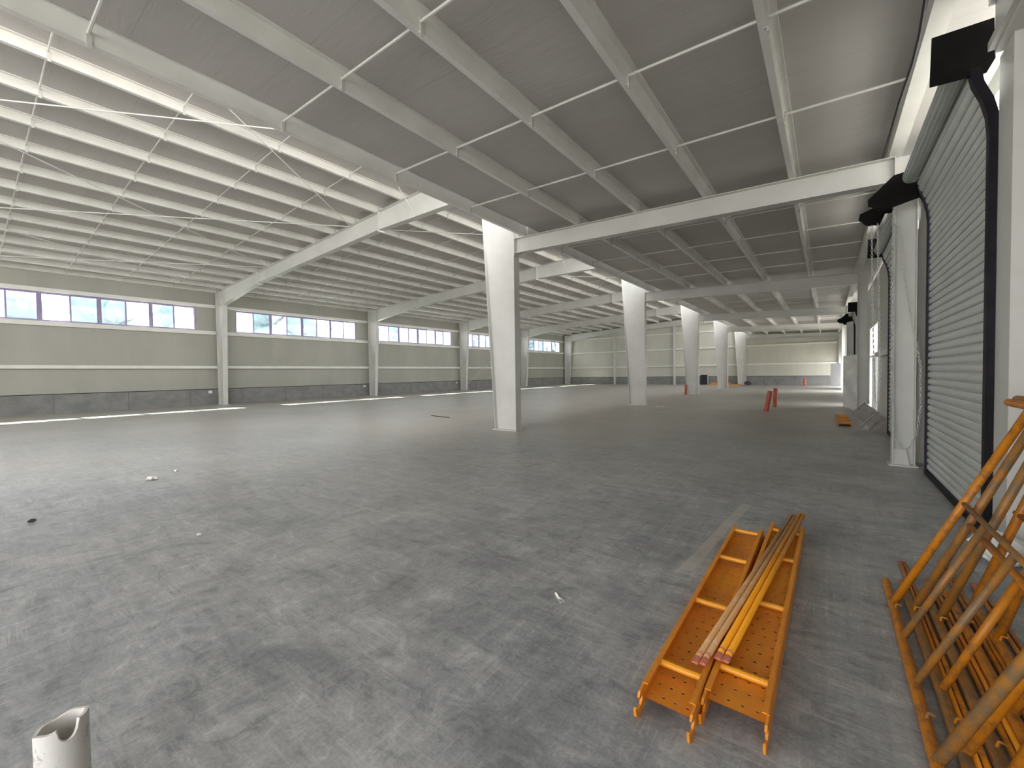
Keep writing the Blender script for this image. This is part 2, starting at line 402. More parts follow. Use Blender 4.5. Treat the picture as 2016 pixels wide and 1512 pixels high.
# ------------------------------------------------------------------ left wall windows
def sliding_window(n, a, b):
    root = bpy.data.objects.new('window_%d' % n, None); COL.objects.link(root); root.location = (XLW-0.04, (a+b)/2, WZ0)
    root['kind'] = 'structure'
    L = b - a; H = WZ1 - WZ0; y0 = -L/2; fr = MB(); t = 0.045
    fr.box(-0.05, 0.05, y0, y0+L, 0, t).box(-0.05, 0.05, y0, y0+L, H-t, H).box(-0.05, 0.05, y0, y0+t, t, H-t).box(-0.05, 0.05, y0+L-t, y0+L, t, H-t)
    N = 9 if L > 8 else 8                              # the nearest strip runs on past the picture edge
    for k in (2, 4, 6):
        y = y0 + L*(k+N-8)/N; fr.box(-0.05, 0.05, y-0.05, y+0.05, t, H-t)
    fr.build('frame', M['alu'], root)
    for q in range(N):
        k = q - (N-8)
        p0, p1 = y0 + L*q/N, y0 + L*(q+1)/N; off = 0.015 if k % 2 else -0.015
        blue = k in (1, 3, 4, 6)
        sa = MB(); w_ = 0.028
        lo, hi = p0 + (0.052 if k % 2 == 0 else 0.0), p1 - (0.052 if k % 2 else 0.0)
        sa.box(off-0.014, off+0.014, lo, lo+w_, t, H-t).box(off-0.014, off+0.014, hi-w_, hi, t, H-t).box(off-0.014, off+0.014, lo+w_, hi-w_, t, t+w_).box(off-0.014, off+0.014, lo+w_, hi-w_, H-t-w_, H-t)
        s_ = sa.build('sash', M['alu'], root)
        MB().box(off-0.003, off+0.003, lo+w_, hi-w_, t+w_, H-t-w_).build('pane', M['glass'] if blue else M['clear'], s_)
        if blue: MB().box(0.03, 0.055, (hi-0.02 if k % 2 else lo), (hi if k % 2 else lo+0.02), H*0.45, H*0.6).build('latch', M['alu'], s_)
    return root
for k, (a, b) in enumerate(LWIN): sliding_window(k+1, a, b)
for k, (a, b) in enumerate(LWIN): portal('window_portal', (XLW-0.16, (a+b)/2, (WZ0+WZ1)/2), (1, 0, 0), b-a, WZ1-WZ0)
portal('clerestory_portal', (-5.97, 18.4, 6.38), (-1, 0, 0), 57.0, 1.5)
for h_ in OPEN_F: portal('front_portal', ((h_[0]+h_[1])/2, YF-0.15, h_[3]/2), (0, 1, 0), h_[1]-h_[0], h_[3])
for h_ in OPEN_R[4:]: portal('side_portal', (XRW+0.15, (h_[0]+h_[1])/2, h_[3]/2), (-1, 0, 0), h_[1]-h_[0], h_[3])

# ------------------------------------------------------------------ steel frames
FW = 0.23
def left_column(k):
    t = thing('wall_column', 'white tapered steel column against the left window wall, %s' % FRC[k], 'column', (0, fy(k), 0), 0, 'left wall columns')
    zt = 6.13
    MB().prism([(XL+0.012, 0.02), (-26.10, 0.02), (-25.78, 5.36), (-25.78, zt), (XL+0.012, zt-0.03)], 'y', -0.008, 0.008).build('web', M['steel'], t)
    MB().box(XL, XL+0.014, -FW/2, FW/2, 0.02, zt).build('flange', M['steel'], t)
    MB().prism([(-26.105, 0.02), (-26.09, 0.02), (-25.765, 5.34), (-25.765, zt+0.03), (-25.78, zt+0.03), (-25.78, 5.36)], 'y', -FW/2, FW/2).build('flange', M['steel'], t)
    MB().box(XL-0.02, -26.03, -0.15, 0.15, 0, 0.02).build('base_plate', M['steel'], t)
    MB().box(XL+0.014, -25.78, -FW/2+0.01, FW/2-0.01, 5.33, 5.345).build('stiffener', M['steel'], t)
    MB().prism([(XL+0.02, 6.0), (XL+0.02, 5.95), (-26.25, 5.36), (-26.2, 5.36)], 'y', -FW/2+0.005, -FW/2+0.03).build('stay', M['steel'], t)
    return t
def main_rafter(k):
    t = thing('main_rafter', 'long white sloping roof rafter rising from the %s left wall column' % FRN[k], 'rafter', (0, fy(k), 0), 0, 'main hall rafters')
    xs = [(-25.765, 5.37), (-21.43, 5.92), (-12.0, 6.36), (-7.485, 6.36)]
    tf = 0.014
    top = [(x, zl(x)) for x, _ in xs]
    MB().prism([(x, z) for x, z in xs] + [(x, z-tf) for x, z in reversed(top)], 'y', -0.007, 0.007).build('web', M['steel'], t)
    MB().prism([(top[0][0], top[0][1]-tf), (top[-1][0], top[-1][1]-tf), top[-1], top[0]], 'y', -FW/2, FW/2).build('top_flange', M['steel'], t)
    MB().prism([(x, z-tf) for x, z in xs] + [(x, z) for x, z in reversed(xs)], 'y', -FW/2, FW/2).build('bottom_flange', M['steel'], t)
    for x, z in xs[1:3]:
        MB().box(x-0.025, x+0.025, -FW/2-0.004, FW/2+0.004, z-0.07, zl(x)-0.003).build('splice_plate', M['steel'], t)
    for x in (-19.6, -10.2):
        zz = zl(x); zb = 6.36 if x > -12 else 5.92 + 0.44*(x+21.43)/9.43
        MB().tube([(x, -0.02, zb+0.02), (x-0.05, -0.62, zz+0.05)], 0.016, 6).build('fly_brace', M['steel'], t)
    return t
def mid_column(k):
    t = thing('middle_column', 'white tapered column standing free on the concrete, %s of the middle row' % FRN[k], 'column', (0, fy(k), 0), 0, 'middle row columns')
    zt = zl(-6.9) - 0.002
    xl = lambda z: -7.07 - 0.062*z
    MB().prism([(xl(0)+0.014, 0.02), (XC-0.014, 0.02), (XC-0.014, zt-0.01), (xl(6.4)+0.014, zt-0.03), (xl(6.4)+0.014, 6.4)], 'y', -0.009, 0.009).build('web', M['steel'], t)
    MB().box(XC-0.014, XC, -FW/2, FW/2, 0.02, zt).build('flange', M['steel'], t)
    MB().prism([(xl(0), 0.02), (xl(0)+0.014, 0.02), (xl(6.4)+0.014, 6.4), (xl(6.4)+0.014, zt-0.03), (xl(6.4), zt-0.03), (xl(6.4), 6.4)], 'y', -FW/2, FW/2).build('flange', M['steel'], t)
    MB().box(-7.12, XC+0.04, -0.16, 0.16, 0, 0.02).build('base_plate', M['steel'], t)
    MB().box(XC, XC+0.02, -FW/2-0.01, FW/2+0.01, 4.48, 4.98).build('connection_plate', M['steel'], t)
    return t
def side_rafter(k):
    t = thing('side_rafter', 'white beam of the low side roof at the %s middle column' % FRN[k], 'rafter', (0, fy(k), 0), 0, 'side aisle rafters')
    x0, x1 = XC+0.022, XR-0.002; tf = 0.014; D = 0.365; W = 0.2
    z = lambda x: zr(x)
    MB().prism([(x0, z(x0)-D), (x1, z(x1)-D), (x1, z(x1)-tf), (x0, z(x0)-tf)], 'y', -0.006, 0.006).build('web', M['steel'], t)
    MB().prism([(x0, z(x0)-tf), (x1, z(x1)-tf), (x1, z(x1)), (x0, z(x0))], 'y', -W/2, W/2).build('top_flange', M['steel'], t)
    MB().prism([(x0, z(x0)-D-tf), (x1, z(x1)-D-tf), (x1, z(x1)-D), (x0, z(x0)-D)], 'y', -W/2, W/2).build('bottom_flange', M['steel'], t)
    return t
def right_column(k):
    t = thing('shutter_wall_column', 'white steel column on the roller shutter side, %s' % FRC[k], 'column', (0, fy(k), 0), 0, 'right wall columns')
    zt = zr(XR)-0.002; W = 0.22; xo = 1.06
    MB().box(XR+0.013, xo-0.013, -0.006, 0.006, 0.02, zt).build('web', M['steel'], t)
    MB().box(XR, XR+0.013, -W/2, W/2, 0.02, zt).build('flange', M['steel'], t)
    MB().box(xo-0.013, xo, -W/2, W/2, 0.02, zt).build('flange', M['steel'], t)
    MB().box(XR-0.04, xo+0.03, -0.15, 0.15, 0, 0.02).build('base_plate', M['steel'], t)
    MB().prism([(XR+0.013, 0.02), (XR+0.2, 0.02), (XR+0.16, 0.26), (XR+0.013, 0.26)], 'y', -0.075, -0.065).build('gusset', M['steel'], t)
    return t
for k in range(5):
    left_column(k); main_rafter(k); mid_column(k); side_rafter(k); right_column(k)

# ------------------------------------------------------------------ purlins, ties, girts
def z_section(H, fl, L, t=0.004):
    """Z section along +y, web at x=0, bottom flange to -x, top flange to +x"""
    mb = MB()
    mb.box(-t, t, 0, L, 0, H); mb.box(-fl, -t, 0, L, 0, 2*t); mb.box(t, fl, 0, L, H-2*t, H)
    mb.box(-fl, -fl+2*t, 0, L, 2*t, 0.022); mb.box(fl-2*t, fl, 0, L, H-0.022, H-2*t)
    return mb
PL = BAY - 0.02
me_p = z_section(PH, 0.07, PL).mesh('purlin', M['galv'])
me_e = z_section(0.28, 0.08, PL).mesh('ridge_side_purlin', M['galv'])
me_c = MB().box(0.0, 0.012, -0.022, 0.022, -0.045, PH*0.62).box(-0.03, 0.0, -0.02, 0.02, -0.008, -0.001).mesh('cleat', M['steel'])
ROW_L = [-26.87] + [-10.76 - 1.355*k for k in range(11, -1, -1)] + [-9.32, -7.96, -6.66]
ROW_R = [-4.54, -3.16, -1.83, -0.47]
TIE = [1.9, 3.8, 5.7, 7.6]
def add_purlin(me, x, z, b, name, label, grp, tilt, tie_off):
    o = link(name, me, None, (x, fy(b-1)+0.01, z)); o.rotation_euler = (0, -tilt, 0)
    tag(o, label, 'purlin', grp, 'thing')
    for ty in TIE:
        link('cleat', me_c, o, (0.005, ty+tie_off, 0))
    return o
for b in range(5):
    for r, x in enumerate(ROW_L):
        add_purlin(me_p, x, zl(x)+0.001, b, 'main_purlin', 'white main roof purlin, %s row from the left window wall, %s' % (ORD[r], BAYN[b]), 'main roof purlins', math.atan(0.0556), 0)
    for r, x in enumerate(ROW_R):
        add_purlin(me_p, x, zr(x)+0.001, b, 'side_purlin', 'white purlin of the low side roof, %s from the middle columns, %s' % (ORD[r], BAYN[b]), 'side roof purlins', -math.atan(0.0326), -0.2)
    add_purlin(me_e, -6.02, zr(-6.02)+0.001, b, 'edge_purlin', 'deep white beam along the step between both roofs, %s' % BAYN[b], 'roof step beams', 0, -0.2)
    e = link('eave_strut', MB().box(0, 0.012, 0, PL, 0, 0.18).box(0.012, 0.16, 0, PL, 0, 0.012).box(0.012, 0.16, 0, PL, 0.168, 0.18).mesh('eave_strut', M['girt']), None, (0.73, fy(b-1)+0.01, zr(0.73)+0.001))
    tag(e, 'white eave strut above the roller shutter wall, %s' % BAYN[b], 'purlin', 'eave struts', 'thing')
    for q, ty in enumerate(TIE):
        y = fy(b-1) + ty
        m_ = MB().tube([(-26.8, y, zl(-26.8)+0.12), (-6.7, y, zl(-6.7)+0.12)], 0.015, 6)
        tag(m_.build('sag_rod', M['rod']), 'thin tie rod crossing the main roof purlins, %s of four in the %s' % (ORD[q], BAYN[b]), 'tie rod', 'main roof tie rods', 'thing')
        m_ = MB().tube([(-5.98, y-0.2, zr(-5.98)+0.09), (0.72, y-0.2, zr(0.72)+0.09)], 0.016, 6)
        tag(m_.build('sag_rod', M['rod']), 'thin tie rod crossing the low side roof purlins, %s of four in the %s' % (ORD[q], BAYN[b]), 'tie rod', 'side roof tie rods', 'thing')
# girts on the left wall
def girt(name, x0, x1, y0, y1, z0, z1, label, grp):
    return tag(MB().box(x0, x1, y0, y1, z0, z1).build(name, M['girt']), label, 'girt', grp, 'thing')
for b in range(5):
    ya, yb = fy(b-1)+0.125, fy(b)-0.125
    for (z0, z1, n, d) in ((1.97, 2.12, 'middle_girt', 0.19), (3.82, 4.01, 'sill_girt', 0.16), (5.28, 5.44, 'head_girt', 0.16)):
        where = {'middle_girt': 'running below the left windows at mid height', 'sill_girt': 'directly under the left window strip', 'head_girt': 'directly above the left window strip'}[n]
        girt(n, XLW+0.002, XLW+d, ya, yb, z0, z1, 'white wall rail %s, %s' % (where, BAYN[b]), 'left wall rails')
# end wall girts and posts
POST = [-20.05, -13.2]
ex = [-26.0, -20.05, -13.2, -6.9, 0.8]
for i in range(4):
    for j, (z0, z1) in enumerate(((1.95, 2.09), (3.76, 3.9), (5.45, 5.58))):
        if j == 2 and i == 3: continue
        girt('end_girt', ex[i]+0.1, ex[i+1]-0.1, YE-0.16, YE-0.002, z0, z1, 'white rail on the far end wall, %s row up, %s span from the left corner' % (ORD[j], ORD[i]), 'end wall rails')
for i, x in enumerate(POST):
    t = thing('end_post', 'slim white post on the far end wall, %s of two from the left' % ORD[i], 'post', (x, YE-0.32, 0), 0, 'end wall posts')
    zt = zl(x) - 0.62
    zt = min(zt, 5.92 + 0.44*(x+21.43)/9.43 - 0.016)
    MB().box(-0.09, 0.09, -0.10, -0.09, 0.015, zt).build('flange', M['steel'], t)
    MB().box(-0.09, 0.09, 0.09, 0.10, 0.015, zt).build('flange', M['steel'], t)
    MB().box(-0.005, 0.005, -0.09, 0.09, 0.015, zt).build('web', M['steel'], t)
    MB().box(-0.13, 0.13, -0.13, 0.13, 0, 0.015).build('base_plate', M['steel'], t)
# roof and wall bracing rods
def rod(p0, p1, label, r=0.015, grp='bracing rods'):
    return tag(MB().tube([p0, p1], r, 6).build('brace_rod', M['rod']), label, 'brace rod', grp, 'thing')
for b in range(4):
    ya, yb = fy(b-1)+0.12, fy(b)-0.12
    for (xa, xb, nm) in ((-13.65, -6.8, 'beside the middle columns'), (-20.3, -13.65, 'at mid roof'), (-26.0, -20.3, 'beside the left wall')):
        if nm != 'beside the middle columns' and b != 0: continue
        z = lambda x: zl(x) - 0.025
        rod((xa, yb, z(xa)), (xb, ya, z(xb)), 'thin roof rod slanting toward the camera %s, %s' % (nm, BAYN[b]))
        rod((xa, ya, z(xa)-0.03), (xb, yb, z(xb)-0.03), 'thin roof rod slanting away from the camera %s, %s' % (nm, BAYN[b]))
for b in (3,):
    rod((-26.5, fy(b-1)+0.15, 0.35), (-26.5, fy(b)-0.15, 5.9), 'thin rod rising away across the left wall, fourth bay')
    rod((-26.53, fy(b-1)+0.15, 5.9), (-26.53, fy(b)-0.15, 0.35), 'thin rod falling away across the left wall, fourth bay')

# ------------------------------------------------------------------ roller shutters
PITCH_S = 0.092
def curtain_profile(z_top):
    """(x, z) profile from floor to the roll, slats bulging inward"""
    pts = []; z = 0.06
    while z < z_top:
        for q, dx in ((0.0, 0.016), (0.07, 0.016), (0.11, -0.002), (0.28, -0.010), (0.5, -0.012), (0.72, -0.010), (0.88, -0.004), (0.94, 0.012)):
            zz = z + q*PITCH_S
            bend = -0.123*min(1.0, max(0.0, zz-3.5)/0.5)**2
            pts.append((dx + bend, zz))
        z += PITCH_S
    return pts
CH = {}
def shutter(i, y0, y1, far_hex, label):
    X = 1.13; ym = (y0+y1)/2
    t = thing('roller_shutter', label, 'roller door', (X, ym, 0), 0, 'roller shutters'); a, b = y0-ym, y1-ym
    prof = curtain_profile(4.16)
    MB().quadstrip([[(x, a+0.03, z) for x, z in prof], [(x, b-0.03, z) for x, z in prof]][::-1]).build('curtain', M['curtain'], t)
    MB().box(-0.035, 0.03, a+0.04, b-0.04, 0.0, 0.07).build('bottom_bar', M['guide'], t)
    for y in (a, b):
        s = 1 if y == a else -1
        g = MB()
        zz = [0.0, 3.5, 3.65, 3.8, 3.95, 4.08]
        pf = lambda z: -0.123*min(1.0, max(0.0, z-3.5)/0.5)**2
        rows = []
        for (dx, dy) in ((-0.032, 0.04*s), (-0.032, -0.045*s), (0.036, -0.045*s), (0.036, 0.04*s), (0.028, 0.04*s), (0.028, -0.0*s), (-0.024, 0.0*s), (-0.024, 0.04*s), (-0.032, 0.04*s)):
            rows.append([(dx + pf(z), y + dy, z) for z in zz])
        g.quadstrip(rows).build('guide_rail', M['guide'], t)
    xc, zc, r = -0.205, 4.18, 0.082
    ro = MB().tube([(xc, a-0.02, zc), (xc, b+0.02, zc)], r, 14)
    for k in range(14):
        th = 2*math.pi*k/14
        ro.tube([(xc+math.cos(th)*r, a+0.01, zc+math.sin(th)*r), (xc+math.cos(th)*r, b-0.01, zc+math.sin(th)*r)], 0.010, 5)
    ro.build('roll', M['curtain'], t)
    MB().prism([(-0.40, 4.04), (-0.05, 4.02), (0.0, 4.12), (-0.01, 4.46), (-0.39, 4.47)], 'y', a-0.035, a-0.02).build('end_plate', M['plate'], t)
    if far_hex:
        MB().prism([(-0.38, 4.26), (-0.66, 3.98), (-0.66, 3.88), (-0.55, 3.84), (-0.42, 3.80), (-0.1, 3.88), (0.02, 3.98), (-0.01, 4.12), (-0.22, 4.28)], 'y', b+0.02, b+0.035).build('end_plate', M['plate'], t)
        MB().tube([(-0.50, b+0.036, 3.93), (-0.50, b+0.075, 3.93)], 0.13, 18).build('chain_wheel', M['plate'], t)
    else:
        MB().prism([(-0.40, 4.04), (-0.05, 4.02), (0.0, 4.12), (-0.01, 4.46), (-0.39, 4.47)], 'y', b+0.02, b+0.035).build('end_plate', M['plate'], t)
        MB().prism([(-0.38, 4.22), (-0.70, 4.10), (-0.72, 4.0), (-0.62, 3.90), (-0.45, 3.86), (-0.38, 4.04)], 'y', a-0.034, a-0.021).build('drive_plate', M['plate'], t)
        MB().tube([(-0.55, a-0.08, 4.0), (-0.55, a-0.036, 4.0)], 0.13, 18).build('chain_wheel', M['plate'], t)
    return t
shutter(0, *DOORS[0], True, 'large grey roller shutter at the right, nearest the camera, behind the orange frames')
shutter(1, *DOORS[1], False, 'grey roller shutter just beyond the nearest right wall column')
shutter(2, *DOORS[2], True, 'far grey roller shutter behind the plastic wrapped panel')
shutter(3, *DOORS[3], False, 'farthest roller shutter, its black bracket beyond the third right column')
# sag chains
def chain(name, pts, label, pitch=0.046, r=0.0048, w=0.014):
    P = [Vector(p) for p in pts]; mb = MB(); d = 0; k = 0; seg = 0; out = []
    L = [(P[i+1]-P[i]).length for i in range(len(P)-1)]; tot = sum(L); s = 0
    while s < tot - pitch:
        i = 0; q = s
        while q > L[i]: q -= L[i]; i += 1
        dr = (P[i+1]-P[i]).normalized(); c = P[i] + dr*(q + pitch/2)
        side = dr.cross(Vector((0.3, 0.8, 0.1))).normalized()
        if k % 2: side = dr.cross(side).normalized()
        h = pitch*0.62; ring = []
        for n in range(8):
            th = 2*math.pi*n/8; ring.append(c + dr*math.cos(th)*h + side*math.sin(th)*w)
        nb = len(mb.v); nn = dr.cross(side)
        for n in range(8):
            o_ = (ring[n]-c).normalized()
            for (u, v) in ((1, 0), (0, 1), (-1, 0), (0, -1)): mb.v.append(tuple(ring[n] + o_*u*r + nn*v*r))
        for n in range(8):
            m = (n+1) % 8
            for u in range(4):
                v = (u+1) % 4; mb.f.append((nb+n*4+u, nb+m*4+u, nb+m*4+v, nb+n*4+v))
        s += pitch; k += 1
    return tag(mb.build(name, M['chain']), label, 'chain', 'shutter hand chains', 'thing')
def sagpts(a, b, dip, n=14):
    a, b = Vector(a), Vector(b)
    return [a.lerp(b, i/n) - Vector((0, 0, dip*4*(i/n)*(1-i/n))) for i in range(n+1)]
yB = DOORS[1][0] - 0.06
chain('hand_chain', [(0.58, yB, 3.95), (0.60, yB, 2.5), (0.635, yB, 1.1)] + sagpts((0.635, yB, 1.1), (0.70, yB, 1.1), 0.2) + [(0.695, yB, 1.7), (0.655, yB, 3.95)], 'looped white hand chain hanging beside the white column from the second shutter')
yA = fy(0) - 0.14
chain('hand_chain', [(0.776, yA, 3.98), (0.87, yA, 3.36), (0.945, yA, 2.6), (1.10, yA, 1.52), (1.106, yA, 0.92), (1.07, yA, 0.54), (0.99, yA, 0.30), (0.905, yA, 0.275), (0.82, yA, 0.44), (0.785, yA-0.01, 1.2), (0.785, yA-0.01, 3.9)], 'pale chain loop lying across the nearest right column beside the big shutter')
# header and post next to the near shutter
struct(MB().box(1.10, 1.40, YF, 5.27, 4.10, 4.66).box(1.06, 1.10, YF, 5.27, 4.13, 4.2).box(1.06, 1.10, YF, 5.27, 4.5, 4.6).build('trim_3', M['steel']))
struct(MB().box(1.15, 1.40, 5.02, 5.368, 0, 4.10).build('trim_4', M['steel']))
girt('side_girt', 1.235, 1.398, -3.0, 5.015, 1.86, 2.0, 'white rail on the right wall at the picture edge, before the near shutter', 'right wall rails')
girt('side_girt', 1.235, 1.398, 12.95, fy(1)-0.12, 1.86, 2.0, 'white rail on the right wall between second shutter and second column', 'right wall rails')
for n_, (ya, yb) in enumerate([(8.202, 8.56), (9.02, 9.245), (12.80, 12.93), (24.05, 24.295), (27.205, 27.56), (27.98, 28.195), (31.155, 31.4)]):
    struct(MB().box(1.145, 1.40, ya, yb, 0, 4.3).build('trim_%d' % (5+n_), M['steel']))
# door leaf frame in the wall beyond the second right column
def side_door():
    root = bpy.data.objects.new('door_1', None); COL.objects.link(root); root.location = (XRW+0.05, 21.05, 0); root['kind'] = 'structure'
    MB().box(-0.05, 0.05, -1.54, -1.48, 0, 3.14).box(-0.05, 0.05, 1.48, 1.54, 0, 3.14).box(-0.05, 0.05, -0.04, 0.04, 1.99, 3.08).box(-0.05, 0.05, -1.48, 1.48, 1.92, 1.99).box(-0.05, 0.05, -1.48, 1.48, 3.08, 3.14).build('frame', M['box'], root)
    MB().box(-0.02, 0.02, -1.48, 0.30, 0.02, 1.92).build('leaf', M['whiteboard'], root)
    MB().box(-0.06, 0.0, 0.30, 0.36, 0, 1.92).build('jamb', M['box'], root)
    for s in (-1, 1): MB().box(-0.004, 0.004, min(0.04*s, 1.48*s), max(0.04*s, 1.48*s), 1.99, 3.08).build('pane', M['clear'], root)
side_door()
# cable under the eave
pts = [(0.62, fy(-1)+0.2, 4.69), (0.62, 2.5, 4.68), (0.650, 4.9, 4.68), (0.690, 5.6, 4.68), (0.698, 6.1, 4.68), (0.675, 6.9, 4.68), (0.67, 7.5, 4.68), (0.655, fy(0)-0.15, 4.69)]
tag(MB().tube(pts, 0.014, 8).build('eave_cable', M['cable'], smooth=True), 'black cable sagging under the eave above the near roller shutter', 'cable', None, 'thing')

# ------------------------------------------------------------------ scaffold planks
def deck_with_holes(L, W, z, t=0.004, rows=30, cols=4, r=0.008):
    """perforated sheet: every cell is a square ring of 8 quads around an octagonal hole, top and bottom"""
    mb = MB(); cy = L/rows; cx = W/cols
    for i in range(rows):
        for j in range(cols):
            x0, y0 = -W/2 + j*cx, i*cy; c = (x0+cx/2 + (cx*0.12 if i % 2 else -cx*0.12), y0+cy/2)
            outer = [(x0+cx, y0+cy/2), (x0+cx, y0+cy), (x0+cx/2, y0+cy), (x0, y0+cy), (x0, y0+cy/2), (x0, y0), (x0+cx/2, y0), (x0+cx, y0)]
            inner = [(c[0]+r*math.cos(k*math.pi/4), c[1]+r*math.sin(k*math.pi/4)) for k in range(8)]
            b = len(mb.v)
            for zz in (z, z-t):
                mb.v += [(p[0], p[1], zz) for p in outer] + [(p[0], p[1], zz) for p in inner]
            for k in range(8):
                m = (k+1) % 8
                mb.f.append((b+k, b+m, b+8+m, b+8+k)); mb.f.append((b+16+k, b+24+k, b+24+m, b+16+m)); mb.f.append((b+8+k, b+8+m, b+24+m, b+24+k))
    return mb
HOOK = [(p*1.12, q) for p, q in [(0.0, 0.098), (0.045, 0.092), (0.06, 0.075), (0.05, 0.062), (0.03, 0.068), (0.024, 0.05), (0.04, 0.03), (0.075, 0.03), (0.09, 0.055), (0.098, 0.05), (0.09, 0.012), (0.06, -0.012), (0.03, -0.01), (0.0, 0.02)]]
def plank(label, p0, p1, W, bars, detail=True, grp='scaffold planks', z=0.012, zd=0.052):
    p0, p1 = Vector(p0), Vector(p1); d = p1-p0; L = d.length; rot = -math.atan2(d.x, d.y)
    t = thing('scaffold_plank', label, 'scaffold plank', (p0.x, p0.y, z), rot, grp); 
    if detail: deck_with_holes(L, W-0.012, zd).build('deck', M['orange'], t)
    else: MB().box(-W/2+0.006, W/2-0.006, 0, L, zd-0.004, zd).build('deck', M['orange'], t)
    for s in (-1, 1):
        x = s*W/2
        sr = MB().box(x-0.005, x+0.005, 0, L, 0, 0.102).box(min(x, x-s*0.02), max(x, x-s*0.02), 0, L, 0.098, 0.104).build('side_rail', M['orange'], t)
        if detail:
            MB().prism([(-p, q) for p, q in HOOK], 'x', x-0.005, x+0.005).build('hook', M['orange'], sr)
            MB().prism([(L+p, q) for p, q in HOOK], 'x', x-0.005, x+0.005).build('hook', M['orange'], sr)
    for q in bars:
        MB().tube([(-W/2+0.004, L*q, 0.088), (W/2-0.004, L*q, 0.088)], 0.016, 10).build('cross_bar', M['yellow'], t, smooth=False)
    return t
plank('perforated orange scaffold plank on the floor, left one of the near pair under the rods', (-0.540, 1.80), (-0.548, 4.13), 0.215, (0.085, 0.375, 0.69, 0.965), zd=0.040)
plank('perforated orange scaffold plank on the floor, right one of the near pair under the rods', (-0.300, 1.92), (-0.276, 4.42), 0.232, (0.085, 0.375, 0.68, 0.93), zd=0.064)
plank('small far orange plank lying by itself before the second right wall column', (0.37, 13.75), (0.33, 16.0), 0.26, (0.03, 0.35, 0.68, 0.97), False, None)
# brace rods lying on the near planks
def lay_rod(p0, p1, r, m, label, tips=True, grp='cross braces on the planks', name='cross_brace'):
    p0, p1 = Vector(p0), Vector(p1); d = (p1-p0).normalized()
    t = thing(name, label, 'brace rod', p0, 0, grp)
    MB().tube([(0, 0, 0), p1-p0], r, 10).build('tube', m, t, smooth=True)
    if tips:
        for (o_, s, mm) in ((Vector((0, 0, 0)), -1, M['redtip']), (p1-p0, 1, m)):
            a = o_ - d*s*0.035; b = o_ + d*s*0.05
            e = MB(); sd = d.cross(Vector((0, 0, 1))).normalized()
            rows = []
            for q in range(9):
                u = q/8; c = a.lerp(b, u); wv = r*(1.0 + 0.05*u); hv = r*(1.12*(1-u) + 0.25*u)
                rows.append([c + sd*wv*math.cos(th) + Vector((0, 0, 1))*hv*math.sin(th) for th in [2*math.pi*k/10 for k in range(11)]])
            e.quadstrip(rows); n0 = len(rows)*11
            e.f.append(tuple(range(10))); e.f.append(tuple(n0-11+k for k in range(10)))
            e.build('flattened_end', mm, t, smooth=True)
    return t
ZR = 0.134
lay_rod((-0.485, 2.08, ZR), (-0.262, 4.63, ZR), 0.0145, M['brown'], 'weathered brown brace rod, left of the brown pair lying across the planks')
lay_rod((-0.453, 2.09, ZR), (-0.230, 4.64, ZR+0.001), 0.0145, M['brown'], 'weathered brown brace rod, right of the brown pair lying across the planks')
lay_rod((-0.405, 2.17, ZR), (-0.202, 4.72, ZR), 0.0155, M['yellow'], 'bright yellow brace rod, left of the yellow pair lying across the planks')
lay_rod((-0.371, 2.17, ZR), (-0.168, 4.73, ZR), 0.0155, M['yellow'], 'bright yellow brace rod, right of the yellow pair lying across the planks')

# ------------------------------------------------------------------ leaning scaffold frames at the right
def scaffold_frame(x, ytop, lean, L, W, kind, label, m, m2, strut=0.62, pins=True):
    """frame on its side: lower leg along the floor, leaning to the right; local y runs toward the camera (-y world)"""
    t = thing('scaffold_section', label, 'scaffold frame', (x, ytop, 0.024), 0, 'leaning scaffold frames')
    dx, dz = math.sin(lean), math.cos(lean); R = 0.0225
    P = lambda w_, l_: (dx*w_, -l_, dz*w_)
    MB().pipe(P(0, 0), P(0, L), R, R*0.8, 14).build('leg', m, t, smooth=False)
    MB().pipe(P(W, 0), P(W, L), R, R*0.8, 14).build('leg', m, t, smooth=False)
    for l_ in ((0.36, 1.68) if kind == 'a' else (0.42, 1.60)):
        MB().tube([P(0.0, l_), P(W, l_)], 0.0205, 12).build('cross_bar', m2 if l_ > 1 else m, t, smooth=True)
    MB().tube([P(strut, 0.37), P(strut, 1.65)], 0.0135, 10).build('strut', m2, t, smooth=True)
    for l_ in ((0.78, 1.19) if kind == 'a' else (1.21,) if kind == 'b' else ()):
        MB().tube([P(0.0, l_), P(strut, l_)], 0.0155, 10).build('rung', m2, t, smooth=True)
    if pins:
        for l_ in (0.45, 1.45):
            MB().tube([P(0.0, l_), (P(0, l_)[0]+0.01, -l_, 0.045)], 0.006, 8).tube([(0.01, -l_, 0.045), (0.03, -l_-0.02, 0.05)], 0.005, 8).build('lock_pin', m2, t)
    return t
scaffold_frame(0.332, 3.83, 0.412, 1.95, 1.37, 'a', 'orange scaffold frame leaning at the right, outermost of the stack, nearest the planks', M['frame'], M['frame_worn'], 0.75)
scaffold_frame(0.420, 3.86, 0.375, 1.95, 1.37, 'b', 'worn orange scaffold frame, second in the leaning stack from the planks', M['frame_worn'], M['frame'], 0.62)
scaffold_frame(0.520, 3.80, 0.330, 1.95, 1.37, 'c', 'orange scaffold frame, third in the leaning stack from the planks', M['frame_worn'], M['frame'], 0.55)
scaffold_frame(0.630, 3.84, 0.290, 1.95, 1.37, 'b', 'orange scaffold frame, fourth in the leaning stack from the planks', M['frame'], M['frame'], 0.7)
scaffold_frame(0.735, 3.74, 0.255, 1.95, 1.37, 'c', 'orange scaffold frame, innermost of the leaning stack, next to the shutter', M['frame'], M['frame'], 0.6)
